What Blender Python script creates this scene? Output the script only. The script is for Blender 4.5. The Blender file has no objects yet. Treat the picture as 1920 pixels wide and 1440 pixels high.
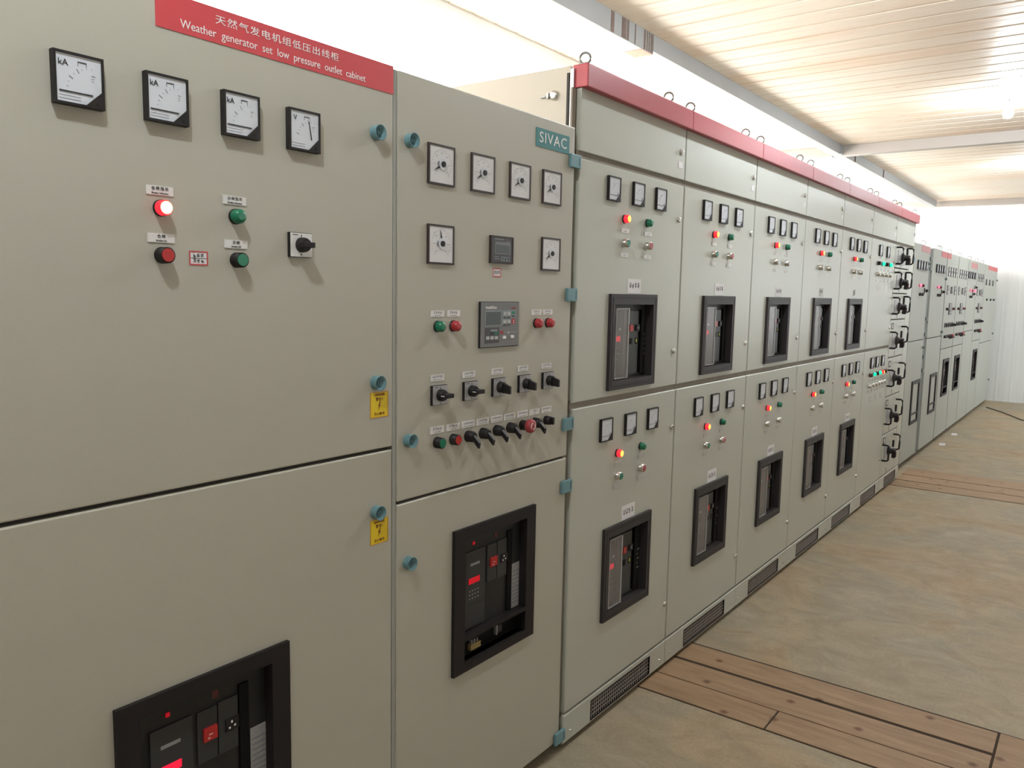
import bpy, bmesh, math, random
from mathutils import Matrix, Vector
random.seed(7)
C = bpy.context.scene.collection
scene = bpy.context.scene
PI = math.pi

# ------------------------------------------------------------------ camera
D = 1.3541            # distance of the camera from the plane of the cabinet fronts
CZ = 1.5265           # camera height
R = ((0.5982829297, -0.8010609561, 0.0189441453),
     (-0.0798754672, -0.0831471496, -0.9933309928),
     (0.7972938265, 0.5927798041, -0.1137308384))   # rows: image right, image down, view direction
cam_d = bpy.data.cameras.new('camera')
cam = bpy.data.objects.new('camera', cam_d); C.objects.link(cam)
rx = Vector(R[0]); ry = -Vector(R[1]); rz = -Vector(R[2])
M = Matrix((rx, ry, rz)).transposed().to_4x4()
M.translation = Vector((0, -D, CZ))
cam.matrix_world = M
cam_d.sensor_width = 36.0
cam_d.lens = 36.0 * 1500 / 1920
cam_d.clip_start = 0.05
cam_d.clip_end = 200
scene.camera = cam

# ------------------------------------------------------------------ world and exposure
scene.view_settings.view_transform = 'Standard'
scene.view_settings.look = 'None'
scene.view_settings.gamma = 1.0
scene.view_settings.exposure = 0.2
scene.view_settings.use_curve_mapping = False
w = bpy.data.worlds.new('world'); scene.world = w; w.use_nodes = True
w.node_tree.nodes['Background'].inputs[0].default_value = (0.75, 0.87, 1.0, 1)
w.node_tree.nodes['Background'].inputs[1].default_value = 0.6
WIN_L = 7.4      # frosted clerestory panes behind the cabinets
FILL_END = 6.0     # unseen window added to brighten the end wall
FILL_R = 0.12      # unseen frosted windows put into the opposite wall for fill light
BULB = 900.0      # ceiling bulbs

# ------------------------------------------------------------------ materials
MATS = {}
def mat(name, col, rough=0.5, metal=0.0, emit=None, es=0.0, bump=0.0, bscale=200, var=0.0, vscale=3, spec=0.5, alpha=None, trans=0.0, coat=0.0):
    m = bpy.data.materials.new(name); m.use_nodes = True
    nt = m.node_tree; b = nt.nodes['Principled BSDF']
    b.inputs['Base Color'].default_value = (*col, 1)
    b.inputs['Roughness'].default_value = rough
    b.inputs['Metallic'].default_value = metal
    b.inputs['Specular IOR Level'].default_value = spec
    if coat: b.inputs['Coat Weight'].default_value = coat
    if trans: b.inputs['Transmission Weight'].default_value = trans
    if alpha is not None: b.inputs['Alpha'].default_value = alpha
    if emit:
        b.inputs['Emission Color'].default_value = (*emit, 1); b.inputs['Emission Strength'].default_value = es
    tc = None
    if bump or var:
        tc = nt.nodes.new('ShaderNodeTexCoord')
    if bump:
        n = nt.nodes.new('ShaderNodeTexNoise'); n.inputs['Scale'].default_value = bscale; n.inputs['Detail'].default_value = 2
        nt.links.new(tc.outputs['Object'], n.inputs['Vector'])
        bp = nt.nodes.new('ShaderNodeBump'); bp.inputs['Strength'].default_value = bump; bp.inputs['Distance'].default_value = 0.001
        nt.links.new(n.outputs['Fac'], bp.inputs['Height']); nt.links.new(bp.outputs['Normal'], b.inputs['Normal'])
    if var:
        n = nt.nodes.new('ShaderNodeTexNoise'); n.inputs['Scale'].default_value = vscale; n.inputs['Detail'].default_value = 5
        nt.links.new(tc.outputs['Object'], n.inputs['Vector'])
        mx = nt.nodes.new('ShaderNodeMix'); mx.data_type = 'RGBA'
        mx.inputs['A'].default_value = (*[c * (1 - var) for c in col], 1)
        mx.inputs['B'].default_value = (*[min(1, c * (1 + var)) for c in col], 1)
        nt.links.new(n.outputs['Fac'], mx.inputs['Factor']); nt.links.new(mx.outputs['Result'], b.inputs['Base Color'])
    MATS[name] = m
    return m
mat('paint', (0.478, 0.464, 0.396), 0.42, bump=0.25, bscale=450, var=0.05, vscale=2.5)
mat('paint_far_dimmed', (0.40, 0.415, 0.375), 0.5, bump=0.22, bscale=450, var=0.04, vscale=2.5)  # cabinet paint darkened to hold down the strong light at the far end
mat('paint_row', (0.512, 0.523, 0.462), 0.34, bump=0.22, bscale=450, var=0.04, vscale=2.5)
mat('paint_side', (0.52, 0.47, 0.39), 0.5, bump=0.2, bscale=450, var=0.06, vscale=5)
mat('post', (0.36, 0.37, 0.34), 0.5, var=0.05)
mat('post_dark', (0.15, 0.16, 0.155), 0.5)
mat('trench_brown', (0.045, 0.027, 0.016), 0.9)
mat('beam_warm', (0.42, 0.38, 0.35), 0.55, var=0.04, vscale=3)
mat('ink_faint', (0.45, 0.45, 0.5), 0.6)
mat('grey_teal', (0.19, 0.24, 0.24), 0.45)
mat('gap_shade', (0.035, 0.03, 0.025), 0.7)  # near-black that stands in for shade in seams, recesses and base gaps
mat('channel', (0.25, 0.215, 0.175), 0.6, var=0.2, vscale=12)
mat('fascia_red', (0.42, 0.045, 0.06), 0.4, bump=0.3, bscale=300, var=0.08, vscale=6)
mat('sign_red', (0.60, 0.07, 0.085), 0.45)
mat('sign_pink', (0.55, 0.22, 0.23), 0.5)
mat('teal_sign', (0.05, 0.22, 0.235), 0.4)
mat('teal', (0.15, 0.29, 0.33), 0.42, var=0.05)
mat('teal_dark', (0.04, 0.075, 0.09), 0.5)
mat('black', (0.016, 0.014, 0.015), 0.5, spec=0.3)
mat('black_soft', (0.016, 0.013, 0.014), 0.5, bump=0.15, bscale=500, spec=0.25)
mat('bezel', (0.018, 0.016, 0.016), 0.5, spec=0.3)
mat('bezel_brown', (0.035, 0.022, 0.02), 0.5)
mat('frame_grey', (0.034, 0.029, 0.031), 0.5, bump=0.15, bscale=500, spec=0.35)
mat('brk_body', (0.022, 0.023, 0.023), 0.45, spec=0.3)
mat('brk_panel', (0.038, 0.041, 0.043), 0.4, spec=0.35)
mat('brk_dark', (0.005, 0.005, 0.005), 0.6, spec=0.15)
mat('dial', (0.68, 0.71, 0.77), 0.25)
mat('dial_warm', (0.74, 0.73, 0.75), 0.25)
mat('white_plate', (0.78, 0.77, 0.76), 0.45)
mat('paper', (0.82, 0.80, 0.82), 0.6)
mat('grey_label', (0.33, 0.33, 0.34), 0.5, var=0.25, vscale=120)
mat('ink', (0.03, 0.03, 0.035), 0.6)
mat('ink_soft', (0.22, 0.22, 0.26), 0.6)
mat('ink_red', (0.55, 0.08, 0.09), 0.6)
mat('letter_white', (0.85, 0.82, 0.82), 0.5)
mat('plate_silver', (0.42, 0.41, 0.42), 0.4, metal=0.2)
mat('chrome', (0.65, 0.65, 0.63), 0.22, metal=1.0)
mat('eye_steel', (0.24, 0.25, 0.24), 0.5)
mat('steel', (0.45, 0.46, 0.45), 0.4, metal=0.6)
mat('yellow', (0.82, 0.60, 0.02), 0.5)
mat('brown_ink', (0.22, 0.05, 0.02), 0.6)
mat('orange_edge', (0.62, 0.27, 0.02), 0.6)
mat('grn', (0.0, 0.17, 0.085), 0.3, coat=0.3)
mat('grn_cap', (0.02, 0.2, 0.13), 0.4)
mat('red_btn', (0.45, 0.02, 0.02), 0.35)
mat('red_lamp', (0.42, 0.025, 0.035), 0.3, coat=0.3)
mat('red_cap', (0.42, 0.08, 0.1), 0.4)
mat('dark_red', (0.09, 0.012, 0.014), 0.4)
mat('estop_red', (0.38, 0.05, 0.06), 0.4)
mat('lit_core', (1, 0.5, 0.2), 0.4, emit=(1.0, 0.78, 0.36), es=2.4)
mat('lit_orange', (1, 0.3, 0.1), 0.4, emit=(1.0, 0.42, 0.05), es=2.0)
mat('lit_rim', (0.8, 0.02, 0.02), 0.4, emit=(1.0, 0.03, 0.06), es=0.75)
mat('lit_pink', (0.9, 0.1, 0.15), 0.4, emit=(1.0, 0.12, 0.22), es=1.6)
mat('lit_green', (0.0, 0.8, 0.5), 0.4, emit=(0.0, 0.85, 0.42), es=0.9)
mat('led_red', (0.5, 0.0, 0.01), 0.4, emit=(1.0, 0.01, 0.05), es=0.9)
mat('led_mid', (0.3, 0.0, 0.01), 0.4, emit=(1.0, 0.005, 0.02), es=0.32)
mat('led_dim', (0.3, 0.0, 0.01), 0.4, emit=(0.7, 0.005, 0.02), es=0.35)
mat('led_green', (0.0, 0.5, 0.3), 0.4, emit=(0.0, 0.6, 0.3), es=0.6)
mat('lcd', (0.075, 0.095, 0.095), 0.3)
mat('ctl_face', (0.19, 0.19, 0.195), 0.45)
mat('ctl_panel', (0.26, 0.30, 0.32), 0.45)
mat('ctl_dark', (0.07, 0.07, 0.075), 0.45)
mat('key', (0.5, 0.52, 0.52), 0.5)
mat('clear_cover', (0.35, 0.33, 0.32), 0.25, alpha=0.34)
mat('clear_edge', (0.55, 0.54, 0.53), 0.3, alpha=0.6)
mat('beam', (0.33, 0.335, 0.34), 0.55, var=0.06, vscale=6)
mat('rust', (0.17, 0.12, 0.10), 0.8, var=0.5, vscale=25)
mat('rust_pink', (0.62, 0.36, 0.27), 0.8, var=0.2, vscale=25)
mat('brass', (0.4, 0.3, 0.12), 0.5)
mat('bulb_glass', (1, 1, 1), 0.3, emit=(0.86, 0.95, 1.0), es=BULB)
mat('pane_left', (1, 1, 1), 0.5, emit=(1.0, 0.975, 0.93), es=WIN_L)
mat('fill_pane', (1, 1, 1), 0.5, emit=(0.9, 0.96, 1.0), es=FILL_R)
mat('fill_pane_end', (1, 1, 1), 0.5, emit=(0.88, 0.95, 1.0), es=FILL_END)
mat('alu', (0.55, 0.55, 0.54), 0.4, metal=0.5)
mat('socket', (0.6, 0.6, 0.58), 0.5)
mat('grille_wire', (0.42, 0.38, 0.36), 0.5, metal=0.3)
mat('grey_bar', (0.25, 0.26, 0.26), 0.5)
mat('soft_plate', (0.50, 0.49, 0.47), 0.5)
mat('olive', (0.35, 0.36, 0.05), 0.5)

def node_mat(name):
    m = bpy.data.materials.new(name); m.use_nodes = True; MATS[name] = m
    nt = m.node_tree; return m, nt, nt.nodes['Principled BSDF']
def ramp(nt, stops):
    r = nt.nodes.new('ShaderNodeValToRGB'); cr = r.color_ramp
    while len(cr.elements) < len(stops): cr.elements.new(0.5)
    for e, (p, c) in zip(cr.elements, stops): e.position = p; e.color = (*c, 1)
    return r
def noise(nt, vec, scale, detail=4, mapping=None, rough=0.55, dist=0.0):
    n = nt.nodes.new('ShaderNodeTexNoise'); n.inputs['Scale'].default_value = scale; n.inputs['Detail'].default_value = detail
    n.inputs['Roughness'].default_value = rough; n.inputs['Distortion'].default_value = dist
    if mapping:
        mp = nt.nodes.new('ShaderNodeMapping'); mp.inputs['Scale'].default_value = mapping
        nt.links.new(vec, mp.inputs['Vector']); vec = mp.outputs['Vector']
    nt.links.new(vec, n.inputs['Vector']); return n
def mixc(nt, fac, a, b, mode='MIX'):
    mx = nt.nodes.new('ShaderNodeMix'); mx.data_type = 'RGBA'; mx.blend_type = mode
    for s, v in (('Factor', fac), ('A', a), ('B', b)):
        if isinstance(v, tuple): mx.inputs[s].default_value = (*v, 1)
        elif isinstance(v, float): mx.inputs[s].default_value = v
        else: nt.links.new(v, mx.inputs[s])
    return mx.outputs['Result']

# stained concrete
m, nt, b = node_mat('concrete')
tc = nt.nodes.new('ShaderNodeTexCoord').outputs['Object']
n1 = noise(nt, tc, 1.5, 6, rough=0.62, dist=0.6); r1 = ramp(nt, [(0.30, (0.37, 0.26, 0.15)), (0.46, (0.40, 0.315, 0.205)), (0.60, (0.345, 0.30, 0.215)), (0.78, (0.46, 0.385, 0.28))])
nt.links.new(n1.outputs['Fac'], r1.inputs['Fac'])
n2 = noise(nt, tc, 4, 8, mapping=(1.5, 0.9, 1), rough=0.72, dist=1.4); r2 = ramp(nt, [(0.35, (0.80, 0.80, 0.79)), (0.6, (1.04, 1.04, 1.05))])
nt.links.new(n2.outputs['Fac'], r2.inputs['Fac'])
col = mixc(nt, 1.0, r1.outputs['Color'], r2.outputs['Color'], 'MULTIPLY')
n3 = noise(nt, tc, 90, 3); r3 = ramp(nt, [(0.3, (0.9, 0.9, 0.9)), (0.7, (1.07, 1.07, 1.07))]); nt.links.new(n3.outputs['Fac'], r3.inputs['Fac'])
col = mixc(nt, 1.0, col, r3.outputs['Color'], 'MULTIPLY')
nt.links.new(col, b.inputs['Base Color']); b.inputs['Roughness'].default_value = 0.62
bp = nt.nodes.new('ShaderNodeBump'); bp.inputs['Strength'].default_value = 0.3; bp.inputs['Distance'].default_value = 0.004
nt.links.new(n2.outputs['Fac'], bp.inputs['Height']); nt.links.new(bp.outputs['Normal'], b.inputs['Normal'])

# planks, grain along Y
m, nt, b = node_mat('plank')
tc = nt.nodes.new('ShaderNodeNewGeometry').outputs['Position']
n1 = noise(nt, tc, 4, 7, mapping=(7, 0.8, 1), rough=0.7, dist=0.8); r1 = ramp(nt, [(0.3, (0.25, 0.155, 0.085)), (0.55, (0.35, 0.228, 0.132)), (0.75, (0.42, 0.29, 0.175))])
nt.links.new(n1.outputs['Fac'], r1.inputs['Fac'])
v = nt.nodes.new('ShaderNodeTexVoronoi'); v.voronoi_dimensions = '2D'; v.inputs['Scale'].default_value = 4.0
nt.links.new(tc, v.inputs['Vector'])
rk = ramp(nt, [(0.025, (0.42, 0.3, 0.22)), (0.085, (1, 1, 1))]); nt.links.new(v.outputs['Distance'], rk.inputs['Fac'])
col = mixc(nt, 1.0, r1.outputs['Color'], rk.outputs['Color'], 'MULTIPLY')
nt.links.new(col, b.inputs['Base Color']); b.inputs['Roughness'].default_value = 0.6

# ceiling sheet: white painted ribs running across the room, rust coloured stains
m, nt, b = node_mat('ceiling_sheet')
tc = nt.nodes.new('ShaderNodeTexCoord').outputs['Object']
n1 = noise(nt, tc, 0.8, 6, mapping=(2.6, 0.5, 1), rough=0.6, dist=0.3)
r1 = ramp(nt, [(0.30, (0.73, 0.53, 0.385)), (0.48, (0.75, 0.63, 0.52)), (0.68, (0.77, 0.69, 0.60))]); nt.links.new(n1.outputs['Fac'], r1.inputs['Fac'])
n2 = noise(nt, tc, 2.2, 8, mapping=(6.0, 0.9, 1), rough=0.75, dist=0.6)
r2 = ramp(nt, [(0.27, (0.60, 0.33, 0.19)), (0.37, (1, 1, 1))]); nt.links.new(n2.outputs['Fac'], r2.inputs['Fac'])
col = mixc(nt, 1.0, r1.outputs['Color'], r2.outputs['Color'], 'MULTIPLY')
nt.links.new(col, b.inputs['Base Color']); b.inputs['Roughness'].default_value = 0.45

mat('dull_wall', (0.33, 0.32, 0.29), 0.7)
# corrugated wall sheet
m, nt, b = node_mat('wall_sheet')
tc = nt.nodes.new('ShaderNodeTexCoord').outputs['Object']
n1 = noise(nt, tc, 1.2, 5, mapping=(1, 6, 0.5)); r1 = ramp(nt, [(0.35, (0.80, 0.83, 0.84)), (0.65, (0.87, 0.90, 0.91))]); nt.links.new(n1.outputs['Fac'], r1.inputs['Fac'])
nt.links.new(r1.outputs['Color'], b.inputs['Base Color']); b.inputs['Roughness'].default_value = 0.5

# ------------------------------------------------------------------ mesh builder
class MB:
    def __init__(s): s.v = []; s.f = []; s.m = []; s.mats = []; s.smooth = []
    def mi(s, m):
        if m not in s.mats: s.mats.append(m)
        return s.mats.index(m)
    def poly(s, pts, faces, m, smooth=False):
        o = len(s.v); s.v += [tuple(p) for p in pts]; k = s.mi(m)
        for f in faces: s.f.append([o + i for i in f]); s.m.append(k); s.smooth.append(smooth)
        return s
    def box(s, x0, x1, y0, y1, z0, z1, m, bev=0.0):
        if bev:
            bm = bmesh.new(); bmesh.ops.create_cube(bm, size=1)
            for v in bm.verts:
                v.co = Vector((x0 if v.co.x < 0 else x1, y0 if v.co.y < 0 else y1, z0 if v.co.z < 0 else z1))
            bmesh.ops.bevel(bm, geom=bm.edges[:], offset=bev, segments=2, profile=0.6, affect='EDGES')
            bm.verts.index_update()
            s.poly([v.co[:] for v in bm.verts], [[v.index for v in f.verts] for f in bm.faces], m); bm.free(); return s
        p = [(x0, y0, z0), (x1, y0, z0), (x1, y1, z0), (x0, y1, z0), (x0, y0, z1), (x1, y0, z1), (x1, y1, z1), (x0, y1, z1)]
        return s.poly(p, [(0, 3, 2, 1), (4, 5, 6, 7), (0, 1, 5, 4), (2, 3, 7, 6), (1, 2, 6, 5), (3, 0, 4, 7)], m)
    def lathe(s, prof, m, n=20, cx=0, cz=0, cap=True, smooth=True):     # axis along -Y; prof = [(r, y)...]
        pts = []; k = len(prof)
        for r, y in prof:
            for i in range(n):
                a = 2 * PI * i / n; pts.append((cx + r * math.cos(a), y, cz + r * math.sin(a)))
        fs = []
        for j in range(k - 1):
            for i in range(n):
                a, bb = j * n + i, j * n + (i + 1) % n
                fs.append((a, bb, bb + n, a + n))
        s.poly(pts, fs, m, smooth)
        if cap:
            o = (k - 1) * n; s.poly(pts[o:o + n], [tuple(range(n))], m)
        return s
    def ring(s, x0, x1, z0, z1, b, yf, yb, yi, m, bt=None, bb=None):   # rectangular frame: front yf, back yb, inner lip down to yi
        bt = b if bt is None else bt; bb = b if bb is None else bb
        s.box(x0, x0 + b, yf, yb, z0, z1, m); s.box(x1 - b, x1, yf, yb, z0, z1, m)
        s.box(x0 + b, x1 - b, yf, yb, z1 - bt, z1, m); s.box(x0 + b, x1 - b, yf, yb, z0, z0 + bb, m)
        return s
    def tube(s, pts, r, m, n=8):
        rings = []
        P = [Vector(p) for p in pts]
        for i, p in enumerate(P):
            t = (P[min(i + 1, len(P) - 1)] - P[max(i - 1, 0)]).normalized()
            u = t.cross(Vector((0, 0, 1)))
            if u.length < 1e-3: u = t.cross(Vector((0, 1, 0)))
            u.normalize(); v = t.cross(u)
            rings.append([p + r * (math.cos(2 * PI * k / n) * u + math.sin(2 * PI * k / n) * v) for k in range(n)])
        pv = [q for rr in rings for q in rr]; fs = []
        for j in range(len(P) - 1):
            for k in range(n):
                a, bb = j * n + k, j * n + (k + 1) % n
                fs.append((a, bb, bb + n, a + n))
        fs.append(tuple(range(n - 1, -1, -1))); fs.append(tuple(range((len(P) - 1) * n, len(P) * n)))
        return s.poly(pv, fs, m, True)
    def prism(s, pts, y0, y1, m):       # pts in XZ, extruded y0 (front) to y1 (back)
        n = len(pts)
        p = [(x, y0, z) for x, z in pts] + [(x, y1, z) for x, z in pts]
        fs = [tuple(range(n)), tuple(range(2 * n - 1, n - 1, -1))] + [(i, i + n, (i + 1) % n + n, (i + 1) % n) for i in range(n)]
        return s.poly(p, fs, m)
    def build(s, name):
        me = bpy.data.meshes.new(name); me.from_pydata(s.v, [], s.f)
        for k in s.mats: me.materials.append(MATS[k])
        me.polygons.foreach_set('material_index', s.m); me.polygons.foreach_set('use_smooth', s.smooth)
        bm = bmesh.new(); bm.from_mesh(me); bmesh.ops.recalc_face_normals(bm, faces=bm.faces[:]); bm.to_mesh(me); bm.free()
        me.update(); return me

TXT = {}
def text_mesh(s, size, m, width=None, align='CENTER', bold=False, cs=1.0):
    key = (s, size, m, width, align, bold, cs)
    if key in TXT: return TXT[key]
    cu = bpy.data.curves.new('text', 'FONT'); cu.body = s; cu.size = size; cu.align_x = align; cu.align_y = 'CENTER'
    cu.resolution_u = 3; cu.extrude = 0.0003; cu.space_character = cs
    if bold: cu.offset = size * 0.02
    o = bpy.data.objects.new('text', cu); C.objects.link(o)
    dg = bpy.context.evaluated_depsgraph_get(); me = bpy.data.meshes.new_from_object(o.evaluated_get(dg))
    bpy.data.objects.remove(o)
    xs = [v.co.x for v in me.vertices] or [0, 1]
    k = 1.0
    if width: k = width / (max(xs) - min(xs))
    for v in me.vertices:
        x, y, z = v.co; v.co = (x * k, -z, y)
    me.materials.clear(); me.materials.append(MATS[m])
    me.name = 'lettering'; TXT[key] = me
    return me

# ------------------------------------------------------------------ object helpers
def link(name, me, parent=None, loc=(0, 0, 0), label=None):
    o = bpy.data.objects.new(name, me); C.objects.link(o)
    if parent is not None: o.parent = parent
    o.location = loc
    if label: o['label'] = label
    return o
def thing(name, label, cat, loc=(0, 0, 0), group=None):
    o = link(name, None, None, loc); o.empty_display_size = 0.1
    o['label'] = label; o['category'] = cat
    if group: o['group'] = group
    return o
def solo(name, me, label, cat, loc=(0, 0, 0), group=None):
    o = link(name, me, None, loc); o['label'] = label; o['category'] = cat
    if group: o['group'] = group
    return o
def struct(name, me, loc=(0, 0, 0), parent=None):
    o = link(name, me, parent, loc)
    if parent is None: o['kind'] = 'structure'
    return o
# an item is (name, mesh, label or None, [children items with offset]); every placement gets objects of its own
def item(name, me, kids=(), label=None): return (name, me, label, list(kids))
def put(parent, it, x, z, y=0.0):
    name, me, label, kids = it
    o = link(name, me, parent, (x - parent.location.x, y - parent.location.y, z), label)
    for (kn, km, kl, off) in kids: link(kn, km, o, off, kl)
    return o
def kid(name, me, off=(0, 0, 0), label=None): return (name, me, label, off)

# ------------------------------------------------------------------ instrument prototypes (local origin: centre on the door face)
def meter(wd, ht, dp, unit='kA', mode='rest', dial='dial', small=False):
    x, z = wd / 2, ht / 2; b = wd * 0.05
    bez = MB().ring(-x, x, -z, z, b, -dp, 0, 0, 'bezel')
    d = MB().box(-x + b, x - b, -dp + 0.0022, -0.001, -z + b, z - b, dial)
    cov = MB().prism([(x - b * .2, -z + b * .2), (x - b * .2, -z + ht * 0.38), (x - wd * 0.42, -z + b * .2)], -dp - 0.0006, -dp + 0.003, 'bezel')
    cov.lathe([(wd * .035, -dp - .0006), (wd * .035, -dp - .0014)], 'black', 8, x - wd * .14, -z + ht * .11)
    y0, y1 = -dp + 0.0016, -dp + 0.0024
    sc = MB(); px, pz = x - wd * 0.24, -z + ht * 0.26
    for i in range(9):
        a = PI / 2 + PI / 2 * i / 8.0
        if mode == 'v': a = PI / 2 - 0.3 + PI / 2 * i / 8.0
        major = i in (3, 5, 8)
        r0, r1 = (wd * .46, wd * .55) if major else (wd * .49, wd * .52)
        tw = wd * (.006 if major else .003)
        c, s_ = math.cos(a), math.sin(a)
        if px + r1 * c < -x + b * 1.3: continue
        sc.prism([(px + r0 * c - tw * s_, pz + r0 * s_ + tw * c), (px + r1 * c - tw * s_, pz + r1 * s_ + tw * c), (px + r1 * c + tw * s_, pz + r1 * s_ - tw * c), (px + r0 * c + tw * s_, pz + r0 * s_ - tw * c)], y0, y1, 'ink_soft' if major and not small else 'ink_faint')
    if not small:
        sc.box(wd * -.02, wd * .16, y0, y1, z - ht * .17, z - ht * .15, 'ink')
        sc.box(wd * -.02, wd * -.01, y0, y1, z - ht * .24, z - ht * .15, 'ink_soft'); sc.box(wd * .15, wd * .16, y0, y1, z - ht * .24, z - ht * .15, 'ink_soft')
        for i in range(3): sc.box(wd * .25, wd * (.32 if i == 2 else .30), y0, y1, -z + ht * (.52 + .05 * i), -z + ht * (.53 + .05 * i), 'ink_soft' if i == 2 else 'ink_faint')
        for i in range(2): sc.box(-x + wd * .1, wd * .02, y0, y1, -z + ht * (.11 + .06 * i), -z + ht * (.117 + .06 * i), 'ink_faint')
    pt = MB()
    if mode == 'v': pt.prism([(px + wd * -.13, z - ht * .26), (px - wd * .115, z - ht * .26), (px - wd * .03, -z + ht * .3), (px - wd * .06, -z + ht * .3)], y0 - .0006, y1, 'ink')
    else:
        pt.box(-x + wd * .1, px, y0 - .0006, y1, -z + ht * .235, -z + ht * (.250 if small else .262), 'ink_soft' if small else 'ink')
        if small: pt.prism([(px - wd * .06, -z + ht * .23), (px, -z + ht * .23), (px + wd * .05, -z + ht * .36), (px + wd * .03, -z + ht * .36)], y0 - .0006, y1, 'ink_soft')
    kids = [kid('dial', d.build('dial')), kid('scale', sc.build('scale')), kid('pointer', pt.build('pointer')), kid('corner_cover', cov.build('corner_cover'))]
    if not small and unit: kids.append(kid('lettering', text_mesh(unit, ht * .17, 'ink'), (-wd * .31, y0, z - ht * .22)))
    return item('panel_meter', bez.build('panel_meter'), kids)
def meter_round(wd, ht, deg, dp=0.006):
    x, z = wd / 2, ht / 2; b = wd * .05
    bez = MB().ring(-x, x, -z, z, b, -dp, 0, 0, 'bezel_brown')
    d = MB().box(-x + b, x - b, -dp + .0015, -.001, -z + b, z - b, 'dial_warm')
    y0, y1 = -dp + .0009, -dp + .0017
    sc = MB()
    for i in range(25):
        a = math.radians(225 - 270 * i / 24.0); c, s_ = math.cos(a), math.sin(a); tw = wd * .004
        r0, r1 = wd * .33, wd * (.37 if i % 4 else .39); cz = z * .05
        sc.prism([(r0 * c - tw * s_, cz + r0 * s_ + tw * c), (r1 * c - tw * s_, cz + r1 * s_ + tw * c), (r1 * c + tw * s_, cz + r1 * s_ - tw * c), (r0 * c + tw * s_, cz + r0 * s_ - tw * c)], y0, y1, 'ink_faint')
        if i % 4 == 0:
            rr = wd * .27; sc.box(rr * c - wd * .02, rr * c + wd * .02, y0, y1, cz + rr * s_ - wd * .014, cz + rr * s_ + wd * .014, 'ink_faint')
    hub = MB().lathe([(wd * .145, y1), (wd * .145, -dp - .001)], 'dial', 20, wd * .03, z * .05)
    hub.lathe([(wd * .075, -dp - .001), (wd * .07, -dp - .004)], 'black', 16, wd * .03, z * .05)
    a = math.radians(deg); c, s_ = math.cos(a), math.sin(a); t = wd * .034; cz = z * .05
    pt = MB().prism([(-t * s_ + wd * .03 + wd * .1 * c, cz + t * c + wd * .1 * s_), (wd * .34 * c, cz + wd * .34 * s_), (t * s_ + wd * .03 + wd * .1 * c, cz - t * c + wd * .1 * s_)], -dp + .0001, -dp + .0012, 'ink')
    pt.lathe([(wd * .07, -dp + .001), (wd * .065, -dp)], 'ink_soft', 10, -wd * .1, cz)
    return item('panel_meter', bez.build('panel_meter'), [kid('dial', d.build('dial')), kid('scale', sc.build('scale')), kid('pointer', pt.build('pointer')), kid('hub', hub.build('hub'))])

def round_part(col, collar='black', r=.0145, rc=.0118, dp=.02, name='push_button'):
    base = MB().lathe([(r * 1.02, 0), (r * 1.02, -.003), (r, -.004), (r * .98, -dp), (rc * 1.02, -dp - .0005)], collar, 20)
    cap = MB().lathe([(rc, -dp + .001), (rc, -dp - .001), (rc * .96, -dp - .002)], col, 20)
    return item(name, base.build(name), [kid('button_cap', cap.build('button_cap'))])
def lamp_part(side, face, base='black', r=.0135, dp=.02):
    b_ = MB().lathe([(r * 1.08, 0), (r * 1.08, -.005), (r, -.005)], base, 20)
    l = MB().lathe([(r, -.005), (r, -dp + .003), (r * .82, -dp)], side, 20, cap=False)
    f = MB().lathe([(r * .84, -dp + .0008), (r * .8, -dp - .0006), (r * .5, -dp - .0018)], face, 20)
    return item('indicator_lamp', b_.build('indicator_lamp'), [kid('lens', l.build('lens')), kid('lens_face', f.build('lens_face'))])
PB = dict(
    red=round_part('red_btn'), green=round_part('grn'), gchrome=round_part('grn_cap', 'chrome'), rchrome=round_part('red_cap', 'chrome'), dark=round_part('black', 'black', dp=.016),
    schrome=round_part('steel', 'chrome'))
LP = dict(
    big=lamp_part('lit_rim', 'lit_core'), orange=lamp_part('lit_rim', 'lit_orange'), green=lamp_part('grn', 'grn'), red=lamp_part('red_lamp', 'red_lamp'),
    dark=lamp_part('dark_red', 'dark_red'), glit=lamp_part('lit_green', 'lit_green'), pink=lamp_part('lit_pink', 'lit_pink'), off=lamp_part('black', 'dark_red'))

def marks(w_, h_, y, n, mt='ink_soft', lines=((.68, .42), (.22, .16))):
    mb = MB(); rnd = random.Random(int(w_ * 1e5) + n * 13)
    for (c, hh) in lines:
        big = hh > .3; k = n if big else n * 2
        ch = h_ * hh; cw = min(w_ * .8 / k, ch * 1.15); x0 = -cw * k / 2; zz = -h_ / 2 + h_ * c
        for i in range(k):
            cx = x0 + cw * (i + .5); ww = cw * .36; t = ch * .055
            if big:
                for f in rnd.sample((-.42, -.2, .02, .24, .44), 3):
                    e = ww * rnd.uniform(.55, 1); mb.box(cx - e, cx + e, y, y + .0004, zz + f * ch - t, zz + f * ch + t, mt)
                for f in rnd.sample((-.8, -.3, 0, .35, .8), 2):
                    mb.box(cx + f * ww - t, cx + f * ww + t, y, y + .0004, zz - ch * rnd.uniform(.25, .5), zz + ch * rnd.uniform(.2, .5), mt)
            else:
                mb.box(cx - ww * .8, cx - ww * .3, y, y + .0004, zz - ch * .4, zz + ch * .4, mt); mb.box(cx, cx + ww, y, y + .0004, zz - ch * .35, zz + ch * .1, mt)
    return mb.build('lettering')
def plate(w_, h_, n=4, m_='white_plate', th=.0015, lettered=True, mt='ink_soft', lines=((.68, .42), (.22, .16))):
    b_ = MB().box(-w_ / 2, w_ / 2, -th, 0, -h_ / 2, h_ / 2, m_)
    return item('name_plate', b_.build('name_plate'), [kid('lettering', marks(w_, h_, -th - .0003, n, mt, lines))] if lettered else [])
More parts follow.
